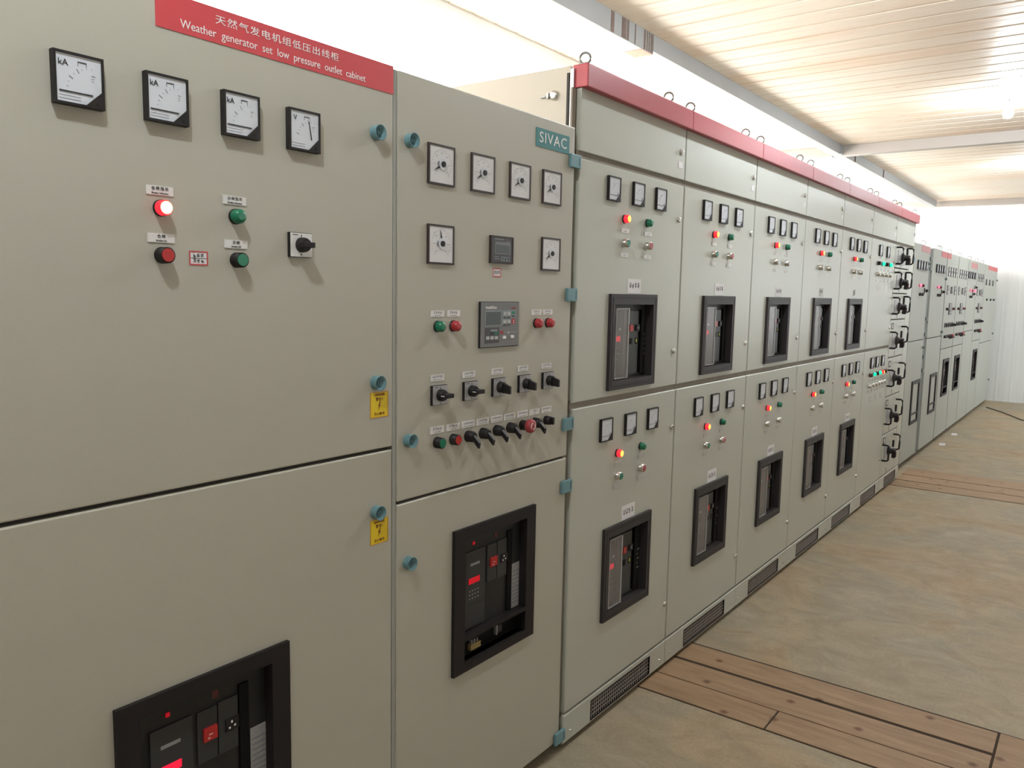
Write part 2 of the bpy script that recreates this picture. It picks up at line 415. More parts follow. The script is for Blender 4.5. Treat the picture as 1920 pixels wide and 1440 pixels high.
def text_plate(w_, h_, cn, en):
    b_ = MB().box(-w_ / 2, w_ / 2, -.0018, 0, -h_ / 2, h_ / 2, 'white_plate')
    return item('name_plate', b_.build('name_plate'), [kid('lettering', text_mesh(cn, h_ * .46, 'ink', cs=1.35), (0, -.0021, h_ * .18)), kid('lettering', text_mesh(en, h_ * .27, 'ink'), (0, -.0021, -h_ * .3))])

def rotary(vertical, w_=.056, h_=.05, flat=False):
    b_ = MB().box(-w_ / 2, w_ / 2, -.008, 0, -h_ / 2, h_ / 2, 'black')
    pl = MB().box(-w_ / 2 + .001, w_ / 2 - .001, -.009, -.008, -h_ / 2 + .001, h_ / 2 - .001, 'plate_silver' if not flat else 'white_plate')
    pl.box(-.001, .001, -.0093, -.009, h_ / 2 - .009, h_ / 2 - .004, 'ink'); pl.box(-.0015, .0015, -.0093, -.009, -h_ / 2 + .004, -h_ / 2 + .007, 'ink'); pl.box(-w_ * .4, -w_ * .15, -.0093, -.009, h_ / 2 - .0055, h_ / 2 - .004, 'ink')
    kb = MB().lathe([(.0155, -.009), (.015, -.02), (.0125, -.026 if flat else -.024)], 'black', 20)
    if vertical:
        kb.prism([(-.0055, .013), (.0055, .013), (.0055, -.016), (-.0055, -.016)], -.026, -.02, 'black')
        kb.poly([(-.0055, -.02, .013), (.0055, -.02, .013), (.0055, -.02, -.015), (-.0055, -.02, -.015), (-.004, -.046, .004), (.004, -.046, .004), (.004, -.046, -.017), (-.004, -.046, -.017)],
                [(0, 1, 2, 3), (4, 5, 6, 7), (0, 1, 5, 4), (1, 2, 6, 5), (2, 3, 7, 6), (3, 0, 4, 7)], 'black')
    else:
        kb.box(-.014, .016, -.034 if flat else -.042, -.02, -.0055, .0055, 'black', .0015)
        if not flat: kb.box(-.0145, -.0142, -.036, -.024, -.0012, .0012, 'white_plate')
    mk = MB().box(-.011, .002, -.0265, -.0262, -.0013, .0013, 'letter_white')
    return item('rotary_switch', b_.build('rotary_switch'), [kid('switch_plate', pl.build('switch_plate')), kid('knob', kb.build('knob'))])
ROT_H, ROT_V, ROT_F = rotary(False), rotary(True), rotary(False, flat=True)
def selector():
    b_ = MB().lathe([(.0155, 0), (.0155, -.004), (.0145, -.02), (.011, -.024)], 'black', 20)
    l = MB().poly([(-.006, -.02, .008), (.006, -.02, .008), (.006, -.02, -.007), (-.006, -.02, -.007), (-.004, -.043, -.014), (.004, -.043, -.014), (.004, -.040, -.029), (-.004, -.040, -.029)],
                  [(0, 1, 2, 3), (4, 5, 6, 7), (0, 1, 5, 4), (1, 2, 6, 5), (2, 3, 7, 6), (3, 0, 4, 7)], 'black')
    return item('selector_switch', b_.build('selector_switch'), [kid('lever', l.build('lever'))])
SEL = selector()
def selector_short():
    b_ = MB().lathe([(.014, 0), (.014, -.004), (.013, -.018), (.010, -.02)], 'black', 20)
    l = MB().box(-.0045, .0045, -.03, -.018, -.011, .011, 'black', .0015)
    return item('selector_switch', b_.build('selector_switch'), [kid('lever', l.build('lever'))])
SELS = selector_short()
def estop():
    b_ = MB().lathe([(.015, 0), (.0145, -.022)], 'black', 20)
    h_ = MB().lathe([(.012, -.018), (.0195, -.024), (.0205, -.034), (.018, -.039), (.012, -.0405)], 'estop_red', 28)
    ar = MB()
    for s_ in (0, 1):
        a0 = math.radians(100 + 180 * s_)
        for i in range(6):
            a, b2 = a0 + i * .33, a0 + (i + 1) * .33
            ar.prism([(.0085 * math.cos(a), .0085 * math.sin(a)), (.0115 * math.cos(a), .0115 * math.sin(a)), (.0115 * math.cos(b2), .0115 * math.sin(b2)), (.0085 * math.cos(b2), .0085 * math.sin(b2))], -.0412, -.0400, 'letter_white')
    return item('emergency_stop', b_.build('emergency_stop'), [kid('mushroom_head', h_.build('mushroom_head')), kid('arrow_marks', ar.build('arrow_marks'))])
EST = estop()
def cup_lock(m_='teal', r=.0175):
    b_ = MB().lathe([(r * .93, 0), (r * .93, -.006), (r * .9, -.016), (r, -.019), (r * .92, -.0195), (r * .62, -.008), (r * .35, -.005)], m_, 28)
    k = MB().lathe([(.0052, -.005), (.0052, -.013), (.0036, -.0135)], m_, 14).box(-.001, .001, -.0145, -.013, -.003, .005, 'teal_dark')
    return item('door_lock', b_.build('door_lock'), [kid('lock_core', k.build('lock_core'))])
CUP = cup_lock(); CUPF = cup_lock('grey_teal', .014)
def chrome_lock():
    b_ = MB().lathe([(.0115, 0), (.0115, -.004), (.009, -.0065), (.0045, -.0065)], 'chrome', 18)
    k = MB().box(-.004, .004, -.0068, -.0062, -.0012, .0012, 'black')
    return item('door_lock', b_.build('door_lock'), [kid('key_slot', k.build('key_slot'))])
CLK = chrome_lock()
def hinge(w_=.056, h_=.04, m_='teal'):
    b_ = MB().box(-w_ / 2, w_ / 2, -.010, 0, -h_ / 2, h_ / 2, m_, .002)
    p = MB().box(w_ * .30, w_ * .34, -.0107, -.0098, -h_ * .3, h_ * .3, 'teal_dark')
    return item('hinge', b_.build('hinge'), [kid('hinge_pin', p.build('hinge_pin'))])
HNG = hinge(); HNGF = hinge(.05, .036, 'grey_teal')
def eye(r=.024, t=.0045, turn=1.0):
    b_ = MB(); pts = []
    for i in range(20):
        a = -PI * .5 + 2 * PI * i / 19.0; ca, sa = math.cos(math.radians(62)), math.sin(math.radians(62)); pts.append((r * math.cos(a) * ca, -r * math.cos(a) * sa, r + t + r * math.sin(a)))
    b_.tube(pts, t, 'eye_steel', 8); b_.box(-.010, .010, -.010, .010, -.002, .006, 'eye_steel')
    return item('lifting_eye', b_.build('lifting_eye'))
EYE = eye(.0165, .0038); EYE_BIG = eye(.021, .0035)
def danger():
    w_, h_ = .057, .060
    b_ = MB().box(-w_ / 2, w_ / 2, -.0006, 0, -h_ / 2, h_ / 2, 'yellow', 0)
    e = MB().ring(-w_ / 2, w_ / 2, -h_ / 2, h_ / 2, .0016, -.0010, -.0004, 0, 'orange_edge')
    z = MB().prism([(.003, .008), (-.004, -.003), (-.0005, -.003), (-.003, -.012), (.0045, -.0005), (.001, -.0005), (.0045, .008)], -.0012, -.0005, 'brown_ink')
    return item('warning_sticker', b_.build('warning_sticker'), [kid('border', e.build('border')), kid('bolt_symbol', z.build('bolt_symbol')),
        kid('lettering', text_mesh('DANGER', .0085, 'brown_ink', bold=True), (0, -.0009, .0235)), kid('lettering', text_mesh('警告!', .009, 'brown_ink', cs=1.3), (0, -.0009, .0125)), kid('lettering', text_mesh('当心触电', .0075, 'brown_ink', cs=1.3), (0, -.0009, -.0215))])
DNG = danger()
def paper_sticker(w_, h_, rows):
    b_ = MB().box(-w_ / 2, w_ / 2, -.0005, 0, -h_ / 2, h_ / 2, 'paper')
    e = MB().ring(-w_ / 2, w_ / 2, -h_ / 2, h_ / 2, .0026, -.0009, -.0003, 0, 'ink_red')
    mk = marks(w_ * .85, h_ * .75, -.0010, 3, 'ink', ((.74, .34), (.26, .36)) if rows == 2 else ((.5, .6),))
    kk = [kid('border', e.build('border')), kid('handwriting', mk)]
    if rows == 2: kk.append(kid('ruled_line', MB().box(-w_ * .44, w_ * .44, -.0010, -.0005, -.0004, .0004, 'ink').build('ruled_line')))
    return item('paper_sticker', b_.build('paper_sticker'), kk)

def digital():
    w_, h_ = .1, .074
    b_ = MB().ring(-w_ / 2, w_ / 2, -h_ / 2, h_ / 2, .004, -.008, 0, 0, 'bezel_brown').box(-w_ / 2 + .003, w_ / 2 - .003, -.0068, -.0005, -h_ / 2 + .003, h_ / 2 - .003, 'ctl_dark')
    s_ = MB().box(-.033, .036, -.0074, -.0066, -.012, .021, 'ctl_face').box(-.028, .032, -.0077, -.0073, -.009, .013, 'lcd')
    for i in range(5): s_.box(-.026 + .012 * i, -.018 + .012 * i, -.0077, -.0073, .0155, .0185, 'ink_soft')
    k = MB()
    for i in range(3): k.box(-.006 + .014 * i, .004 + .014 * i, -.0085, -.0066, -.030, -.018, 'ctl_panel').box(-.003 + .014 * i, .001 + .014 * i, -.0088, -.0084, -.028, -.020, 'black')
    t = MB().box(-.033, .005, -.0071, -.0066, .027, .0295, 'grey_bar').box(-.035, -.015, -.0071, -.0066, -.020, -.018, 'grey_bar').box(-.035, -.010, -.0071, -.0066, -.026, -.024, 'grey_bar').box(.018, .032, -.0071, -.0066, .0225, .024, 'grey_bar')
    return item('power_meter', b_.build('power_meter'), [kid('display', s_.build('display')), kid('keypad', k.build('keypad')), kid('marking', t.build('marking'))])
DIG = digital()
def controller():
    w_, h_ = .176, .125
    b_ = MB().box(-w_ / 2, w_ / 2, -.006, 0, -h_ / 2, h_ / 2, 'black', .002)
    f = MB().box(-w_ / 2 + .002, w_ / 2 - .002, -.0072, -.0058, -h_ / 2 + .002, h_ / 2 - .002, 'ctl_face', .0006)
    sx, sz = 1.753, 1.438            # photo-frame centre of the controller
    def q(x0, x1, z0, z1, mb, m_, y=.0076): mb.box(x0 - sx, x1 - sx, -y - .0004, -.0068, z0 - sz, z1 - sz, m_)
    s_ = MB(); q(1.684, 1.757, 1.434, 1.477, s_, 'ctl_panel'); q(1.688, 1.753, 1.437, 1.473, s_, 'lcd', .008)
    k = MB(); q(1.760, 1.822, 1.434, 1.477, k, 'ctl_panel')
    for i in range(2):
        for j in range(2): q(1.764 + .019 * i, 1.777 + .019 * i, 1.463 - .022 * j, 1.472 - .022 * j, k, 'key', .0084); q(1.764 + .019 * i, 1.777 + .019 * i, 1.455 - .02 * j, 1.459 - .02 * j, k, 'ctl_dark', .0084)
    q(1.803, 1.818, 1.466, 1.474, k, 'grn_cap', .0084); q(1.803, 1.818, 1.458, 1.463, k, 'ctl_dark', .0084); q(1.802, 1.819, 1.438, 1.454, k, 'estop_red', .0088); q(1.8085, 1.8125, 1.441, 1.444, k, 'letter_white', .0092); q(1.8085, 1.8125, 1.447, 1.450, k, 'letter_white', .0092)
    p = MB(); q(1.685, 1.747, 1.388, 1.430, p, 'ctl_dark')
    for i in range(3): q(1.689 + .019 * i, 1.703 + .019 * i, 1.398, 1.407, p, 'key', .0084)
    q(1.708, 1.720, 1.411, 1.417, p, 'ink', .0082); q(1.727, 1.738, 1.411, 1.418, p, 'grn_cap', .0082); q(1.708, 1.738, 1.420, 1.425, p, 'ctl_panel', .0082)
    q(1.753, 1.765, 1.411, 1.421, p, 'estop_red'); q(1.764, 1.778, 1.398, 1.406, p, 'letter_white', .0084); q(1.801, 1.815, 1.399, 1.407, p, 'letter_white', .0084)
    q(1.768, 1.825, 1.4150, 1.4162, p, 'key'); q(1.786, 1.792, 1.411, 1.419, p, 'key')
    return item('generator_controller', b_.build('generator_controller'), [kid('faceplate', f.build('faceplate')), kid('display', s_.build('display')), kid('keypad', k.build('keypad')), kid('key_panel', p.build('key_panel')),
        kid('lettering', text_mesh('InteliGen', .011, 'letter_white', width=.048, bold=True), (1.711 - sx, -.0077, 1.4845 - sz)), kid('lettering', text_mesh('ComAp', .006, 'ink_red', width=.02), (1.812 - sx, -.0077, 1.4835 - sz))])
CTL = controller()

def breaker_big(led):      # air circuit breaker behind an escutcheon frame, local origin: bottom left corner of the frame; recess 20 mm deep
    W, H = .374, .408
    fr = MB().ring(0, W, 0, H, .045, -.010, .030, 0, 'black_soft', .033, .026).box(.045, W - .045, -.010, .030, .088, .1, 'black_soft')
    fr.box(.03, W - .03, -.0112, -.0095, .0215, .0235, 'bezel')
    bk = MB().box(.04, W - .04, .018, .03, .095, H - .03, 'brk_body').box(.04, W - .04, .024, .03, .02, .09, 'brk_dark')
    ox, oz = 1.569, .484
    def q(mb, x0, x1, z0, z1, m_, y=.016, y1=.0185): mb.box(x0 - ox, x1 - ox, y, y1, z0 - oz, z1 - oz, m_)
    tu = MB(); q(tu, 1.642, 1.728, .590, .810, 'brk_panel', .013)
    for i in range(4):
        for j in range(3): q(tu, 1.658 + .012 * i, 1.663 + .012 * i, .672 + .011 * j, .676 + .011 * j, 'grey_bar', .0125)
    q(tu, 1.6515, 1.72, .656, .6575, 'brk_body', .0125)
    ds = MB(); q(ds, 1.655, 1.703, .717, .733, led, .0118)
    br = MB(); q(br, 1.662, 1.702, .768, .775, 'grey_bar', .0122)
    dt = MB(); q(dt, 1.676, 1.684, .826, .834, 'led_dim', .0155)
    bp_ = MB(); q(bp_, 1.739, 1.782, .700, .808, 'brk_panel', .014); q(bp_, 1.785, 1.829, .700, .811, 'brk_panel', .0135)
    rb = MB(); q(rb, 1.750, 1.780, .743, .770, 'red_btn', .009); q(rb, 1.761, 1.769, .755, .7565, 'letter_white', .0085); q(rb, 1.758, 1.763, .748, .750, 'letter_white', .0085)
    bb = MB(); q(bb, 1.800, 1.830, .742, .768, 'black', .0105); q(bb, 1.811, 1.815, .758, .763, 'letter_white', .0098); q(bb, 1.806, 1.810, .747, .751, 'letter_white', .0098); q(bb, 1.818, 1.822, .749, .753, 'letter_white', .0098)
    gr = MB(); q(gr, 1.833, 1.855, .586, .830, 'brk_dark', .0125)
    la = MB(); q(la, 1.860, 1.918, .583, .721, 'grey_label', .0165)
    for i in range(9): q(la, 1.864, 1.900 + .012 * ((i * 7) % 2), .598 + .012 * i, .601 + .012 * i, 'ink_soft', .0162)
    emb = MB(); q(emb, 1.775, 1.788, .822, .838, 'dark_red', .0172)
    sl = MB(); q(sl, 1.668, 1.712, .521, .529, 'brass', .012, .024); q(sl, 1.668, 1.712, .532, .537, 'brass', .012, .024)
    q(sl, 1.668, 1.712, .529, .532, 'brass', .014, .024)
    for i in range(3): q(sl, 1.674 + .012 * i, 1.679 + .012 * i, .537, .548, 'grey_bar', .016, .024)
    sr = MB(); q(sr, 1.787, 1.793, .526, .556, 'grey_bar', .014, .024); q(sr, 1.793, 1.814, .53, .552, 'frame_grey', .014, .024)
    return item('circuit_breaker', fr.build('circuit_breaker'), [kid('breaker_body', bk.build('breaker_body')), kid('trip_unit', tu.build('trip_unit')), kid('display', ds.build('display'), label='glowing red digital display'), kid('marking', br.build('marking')),
        kid('warning_light', dt.build('warning_light')), kid('button_panel', bp_.build('button_panel')), kid('off_button', rb.build('off_button'), label='red push button'), kid('on_button', bb.build('on_button')),
        kid('charging_handle', gr.build('charging_handle')), kid('rating_plate', la.build('rating_plate')), kid('emblem', emb.build('emblem')), kid('terminal_block', sl.build('terminal_block')), kid('position_indicator', sr.build('position_indicator'))])
BRK = breaker_big('led_mid'); BRK1 = breaker_big('led_red')
def breaker_row(W, H, lit):     # local origin bottom left
    fr = MB().ring(0, W, 0, H, .028, -.012, .035, 0, 'frame_grey', .036, .032)
    fr.ring(.012, W - .012, .012, H - .012, .0015, -.0128, -.0115, 0, 'black_soft')
    bk = MB().box(.025, W - .025, .022, .035, .03, H - .03, 'brk_body')
    tu = MB().box(.05, .125, .012, .0225, .045, H - .055, 'brk_panel')
    for i in range(3): tu.box(.07, .10 + .01 * (i % 2), .0115, .0125, .10 + .02 * i, .103 + .02 * i, 'grey_bar')
    tu.box(.098, .112, .0112, .0122, H * .62, H * .64, 'letter_white')
    ds = MB().box(.082, .108, .0108, .0125, H * .50, H * .555, lit)
    pn = MB().box(.13, .245, .014, .0225, .045, H - .06, 'brk_panel')
    ox = .155
    rb = MB().box(ox + .02, ox + .044, .009, .0145, H * .60, H * .67, 'red_btn')
    bb = MB().box(ox + .067, ox + .092, .009, .0145, H * .60, H * .67, 'black').box(ox + .076, ox + .084, .0085, .0092, H * .625, H * .645, 'grey_bar')
    w2 = MB().box(ox + .02, ox + .044, .0125, .0145, H * .46, H * .525, 'brk_dark'); wd = MB().box(ox + .067, ox + .092, .0125, .0145, H * .46, H * .525, 'brk_dark').box(ox + .07, ox + .08, .0118, .0126, H * .475, H * .515, 'olive' if lit != 'brk_dark' else 'brk_panel')
    gr = MB().box(.262, .283, .010, .0225, .045, H - .055, 'brk_dark')
    mk = MB()
    for i in range(5): mk.box(.292, .292 + (.02 if i % 2 else .03), .0210, .0221, H * .33 + .018 * i, H * .33 + .018 * i + .006, 'grey_bar')
    cv = MB().box(.045, .135, -.006, -.0045, .036, H - .048, 'clear_cover')
    ce = MB().ring(.045, .135, .036, H - .048, .004, -.0065, -.001, 0, 'clear_edge').box(.128, .135, -.0085, -.0065, .036, H - .048, 'clear_edge')
    return item('circuit_breaker', fr.build('circuit_breaker'), [kid('breaker_body', bk.build('breaker_body')), kid('trip_unit', tu.build('trip_unit')), kid('display', ds.build('display')), kid('button_panel', pn.build('button_panel')), kid('off_button', rb.build('off_button'), label='red push button'),
        kid('on_button', bb.build('on_button')), kid('indicator_window', wd.build('indicator_window')), kid('indicator_window', w2.build('indicator_window')), kid('charging_handle', gr.build('charging_handle')), kid('marking', mk.build('marking')), kid('protective_cover', cv.build('protective_cover'), label='clear plastic cover'), kid('cover_rim', ce.build('cover_rim'))])
BR_A = {k: breaker_row(.338, .328, k) for k in ('led_red', 'led_dim', 'brk_dark')}
BR_B = {k: breaker_row(.350, .338, k) for k in ('led_red', 'led_dim', 'brk_dark')}

METER_KA = meter(.078, .081, .013, 'kA'); METER_V = meter(.078, .081, .013, 'V', 'v')
METER_ROW = meter(.078, .079, .010, '', small=True)
MR_LOW = meter_round(.097, .097, 212); MR_UP = meter_round(.097, .097, 97)

def door_mesh(x0, x1, z0, z1, m, th=.02, bev=.003):
    return MB().box(x0, x1, 0, th, z0, z1, m, bev).build('door')
def hole_door(x0, x1, z0, z1, hx0, hx1, hz0, hz1, m, th=.02):
    mb = MB().box(x0, hx0, 0, th, z0, z1, m, .0025).box(hx1, x1, 0, th, z0, z1, m, .0025)
    mb2 = MB()
    # one welded panel: front face ring as eight-corner grid without inner seams
    xs = [x0, hx0, hx1, x1]; zs = [z0, hz0, hz1, z1]; c = .003
    vf = [(x, 0, z) for z in zs for x in xs]
    fs = [(j * 4 + i, j * 4 + i + 1, j * 4 + i + 5, j * 4 + i + 4) for j in range(3) for i in range(3) if not (i == 1 and j == 1)]
    # shrink the outline a little at the front and chamfer back to the side
    def sh(p):
        x, y, z = p
        if x == x0: x += c
        if x == x1: x -= c
        if z == z0: z += c
        if z == z1: z -= c
        return (x, y, z)
    mb2.poly([sh(p) for p in vf], fs, m)
    o = [(x0 + c, z0 + c), (x1 - c, z0 + c), (x1 - c, z1 - c), (x0 + c, z1 - c)]; o2 = [(x0, z0), (x1, z0), (x1, z1), (x0, z1)]
    pts = [(x, 0, z) for x, z in o] + [(x, c, z) for x, z in o2] + [(x, th, z) for x, z in o2]
    mb2.poly(pts, [(i, (i + 1) % 4, (i + 1) % 4 + 4, i + 4) for i in range(4)] + [(i + 4, (i + 1) % 4 + 4, (i + 1) % 4 + 8, i + 8) for i in range(4)], m)
    h = [(hx0, hz0), (hx1, hz0), (hx1, hz1), (hx0, hz1)]
    pts = [(x, 0, z) for x, z in h] + [(x, th, z) for x, z in h]
    mb2.poly(pts, [(i, (i + 1) % 4, (i + 1) % 4 + 4, i + 4) for i in range(4)], m)
    return mb2.build('door')
def cab_part(root, name, me, label=None): return link(name, me, root, (-root.location.x, 0, 0), label)

# ------------------------------------------------------------------ near left cabinet (four kA / V meters)
def body_box(root, x0, x1, z1, m='paint', depth=.8, y0=.038, z0=.03):
    cab_part(root, 'cabinet_body', MB().box(x0, x1, y0, depth, z0, z1, m, .004).build('cabinet_body'))
    cab_part(root, 'base_channel', MB().box(x0 + .01, x1 - .01, y0 + .02, depth - .02, 0, z0, 'gap_shade').build('base_channel'))  # channel coloured near-black to carry the shade under the cabinet

c1 = thing('switchgear_cabinet', 'nearest cabinet at left edge, lettered red banner above four square kA and V meters', 'electrical cabinet', (0.42, 0, 0), 'generator switchgear cabinets with tall doors')
body_box(c1, .345, 1.345, 2.03)
cab_part(c1, 'door', door_mesh(.35, 1.345, 1.155, 2.032, 'paint'))
cab_part(c1, 'door', hole_door(.35, 1.345, .05, 1.147, .70, 1.01, .40, .745, 'paint'))
cab_part(c1, 'seam_shadow_gap', MB().box(.35, 1.34, .012, .021, 1.14, 1.16, 'gap_shade').build('seam_shade')).name = 'seam_shade'  # dark strip put in for the shade of the door seam
sg = cab_part(c1, 'banner', MB().box(.777, 1.3455, -.0012, 0, 1.9695, 2.0315, 'sign_red').build('banner'), 'red banner with white lettering')
link('lettering', text_mesh('Weather  generator  set  low  pressure  outlet  cabinet', .021, 'letter_white', width=.437), sg, (1.041, -.0015, 1.985))
link('lettering', text_mesh('天然气发电机组低压出线柜', .017, 'letter_white', width=.291, cs=1.15), sg, (1.038, -.0015, 2.0105))
for i, x in enumerate((.640, .789, .938, 1.085)): put(c1, METER_KA if i < 3 else METER_V, x, 1.848 if i < 3 else 1.8445)
for (x, z, cn, en, it) in ((.775, 1.692, '合闸指示', 'Breaker Indication', LP['big']), (.925, 1.690, '分闸指示', 'Breaker Indication', LP['green']), (.775, 1.610, '合闸', 'Breaker On', PB['red']), (.926, 1.608, '分闸', 'Breaker Off', PB['green'])):
    put(c1, text_plate(.05, .0155, cn, en), x, z); put(c1, it, x + .001, z - .030)
put(c1, paper_sticker(.038, .026, 2), .847, 1.578)
put(c1, ROT_F, 1.075, 1.615)
for z in (1.875, 1.313, 1.005): put(c1, CUP, 1.290, z)
put(c1, DNG, 1.302, 1.260); put(c1, DNG, 1.302, .956)
put(c1, BRK1, .658, .372)

# ------------------------------------------------------------------ generator control cabinet template
def control_cabinet(x0, wid, label, near=True, y=0.0, seam=1.01):
    r = thing('control_cabinet', label, 'electrical cabinet', (x0, y, 0), 'generator switchgear cabinets with tall doors')
    r.location = (x0, 0, 0)
    x1 = x0 + wid; pm = 'paint' if near else 'paint_far_dimmed'
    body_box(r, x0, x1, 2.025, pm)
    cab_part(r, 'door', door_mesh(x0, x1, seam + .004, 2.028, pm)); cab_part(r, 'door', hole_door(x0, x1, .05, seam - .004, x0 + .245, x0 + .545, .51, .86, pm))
    cab_part(r, 'seam_shade', MB().box(x0 + .005, x1 - .005, .012, .021, seam - .01, seam + .01, 'gap_shade').build('seam_shade'))
    d = x0 - 1.362
    for x in (1.509, 1.672, 1.837, 1.996): put(r, MR_LOW, x + d, 1.834)
    put(r, MR_UP, 1.509 + d, 1.641); put(r, MR_LOW, 1.998 + d, 1.641)
    put(r, DIG, 1.756 + d, 1.641); put(r, CTL, 1.753 + d, 1.438)
    lb = plate(.050, .016, 4)
    if near:
        for x in (1.502, 1.563, 1.934, 1.992): put(r, lb, x + d, 1.470)
    put(r, LP['green' if near else 'off'], 1.502 + d, 1.438)
    for x in (1.562, 1.933, 1.994): put(r, LP['red' if near else 'dark'], x + d, 1.438)
    lb2 = plate(.050, .016, 6)
    for i, x in enumerate((1.506, 1.630, 1.753, 1.875, 1.996)):
        put(r, ROT_H if i < 2 else ROT_V, x + d, 1.2645)
        if near: put(r, lb2, x - .003 + d, 1.308)
    for i in range(9):
        x = 1.504 + .0617 * i
        if near: put(r, plate(.052, .0175, (4, 4, 7, 6, 8, 7, 5, 2, 5)[i]), x + d, 1.1745)
        put(r, (PB['green'], PB['red'], SEL, SEL, SEL, SEL, EST, SEL, SELS)[i], x - .0005 + d, 1.142)
    put(r, BRK, 1.5685 + d, .484)
    return r
c2 = control_cabinet(1.362, .757, 'control cabinet marked SIVAC with dial meters, square controller, knobs and red stop button')
put(c2, paper_sticker(.036, .0235, 1), 1.742, 1.5795)
nm = put(c2, item('maker_plate', MB().box(-.0865, .0865, -.002, 0, -.026, .026, 'teal_sign').build('maker_plate'), label='teal plate lettered SIVAC'), 1.9995, 1.9695)
link('lettering', text_mesh('SIVAC', .043, 'letter_white', width=.142, cs=1.12), nm, (0, -.0024, 0))
for z in (1.875, 1.162, .853): put(c2, CUP, 1.398, z)
for z in (1.927, 1.5225, 1.1165, .915, .067): put(c2, HNG, 2.113, z, -.002)
tr = solo('filler_post', MB().box(1.3475, 1.3612, .003, .09, .03, 2.028, 'post', .002).build('filler_post'), 'narrow recessed steel post between the red bannered cabinet and the SIVAC cabinet', 'post')
tr2 = solo('filler_post', MB().box(2.120, 2.1415, .014, .02, .03, 2.15, 'channel').build('filler_post'), 'narrow dark recessed post between the SIVAC cabinet and the taller row', 'post')

# ------------------------------------------------------------------ the taller row of feeder cabinets
X0 = [2.143, 2.908, 3.672, 4.437, 5.178, 5.930, 6.680, 7.392]
ORD = ['first', 'second', 'third', 'fourth', 'fifth']
ROWG = 'tall feeder cabinets under one red top strip'
GR = {}
def grille(w_):
    if w_ in GR: return GR[w_]
    fr = MB().ring(0, w_, 0, .075, .003, -.001, .018, 0, 'black'); fr.box(0, w_, .016, .018, 0, .075, 'gap_shade')
    wr = MB(); n = int(w_ / .0155)
    for i in range(1, n): wr.box(w_ * i / n - .0012, w_ * i / n + .0012, .002, .004, .002, .073, 'grille_wire')
    for j in range(1, 5): wr.box(.002, w_ - .002, .003, .005, .015 * j - .0012, .015 * j + .0012, 'grille_wire')
    GR[w_] = item('vent_grille', fr.build('vent_grille'), [kid('wire_mesh', wr.build('wire_mesh'))]); return GR[w_]
def tall_cabinet(k, label):
    x0, x1 = X0[k], X0[k + 1]; g = .004
    r = thing('feeder_cabinet', label, 'electrical cabinet', (x0, 0, 0), ROWG)
    a, b_ = x0 + (g if k else .008), x1 - g
    cab_part(r, 'cabinet_body', MB().box(x0 + .001, x1 - .001, .038, .8, .03, 2.222, 'paint_side' if k == 0 else 'paint_row', .002).build('cabinet_body'))
    cab_part(r, 'side_return', MB().box(x0 + .001, x0 + .006, .0205, .038, .13, 2.15, 'paint_side' if k == 0 else 'paint_row').build('side_return'))
    cab_part(r, 'base_channel', MB().box(x0 + .03, x1 - .03, .04, .78, 0, .03, 'gap_shade').build('base_channel'))  # near-black for the shade below the cabinet
    cab_part(r, 'top_door', door_mesh(a, b_, 1.966, 2.158, 'paint_row'))
    for (za, zb) in ((1.935, 1.97), (1.15, 1.185), (.118, .132)): cab_part(r, 'seam_shade_band', MB().box(x0 + .001, x1 - .001, .010, .021, za, zb, 'channel').build('seam_shade_band'))  # brown strips stand in for the shadow bands at the door seams
    cab_part(r, 'fascia', MB().box(x0 + .001, x1 - .001, -.025, .03, 2.153, 2.222, 'fascia_red', .003).build('fascia'), 'dark red top strip')
    for x in (x0 + .022, x0 + .60): put(r, EYE, x, 2.222, .0)
    gx0, gw = x0 + .177, min(.452, x1 - x0 - .3)
    cab_part(r, 'plinth', hole_door(x0 + .001, x1 - .001, .022, .122, gx0, gx0 + gw, .030, .105, 'paint_row', .015))
    put(r, grille(round(gw, 3)), gx0, .030)
    sc = item('screw', MB().lathe([(.004, 0), (.003, -.003)], 'chrome', 8).build('screw'))
    for x in (x0 + .045, x1 - .05): put(r, sc, x, .055)
    put(r, CLK, x1 - .042, 2.066); put(r, item('name_plate', MB().box(-.018, .018, -.001, 0, -.012, .012, 'paper').build('name_plate')), x1 - .044, 2.018)
    return r
LB = plate(.052, .0135, 3, mt='ink_faint', lines=((.5, .5),)); LBS = plate(.050, .0155, 3, 'soft_plate', lettered=False); LBF = plate(.05, .0135, 2, lettered=False)
def card(cw, ch, n, m_='paper'):
    return item('paper_card', MB().box(-cw / 2, cw / 2, -.0012, 0, -ch / 2, ch / 2, m_).build('paper_card'), [kid('lettering', marks(cw, ch * .9, -.0015, n, 'ink', ((.55, .42),)))])
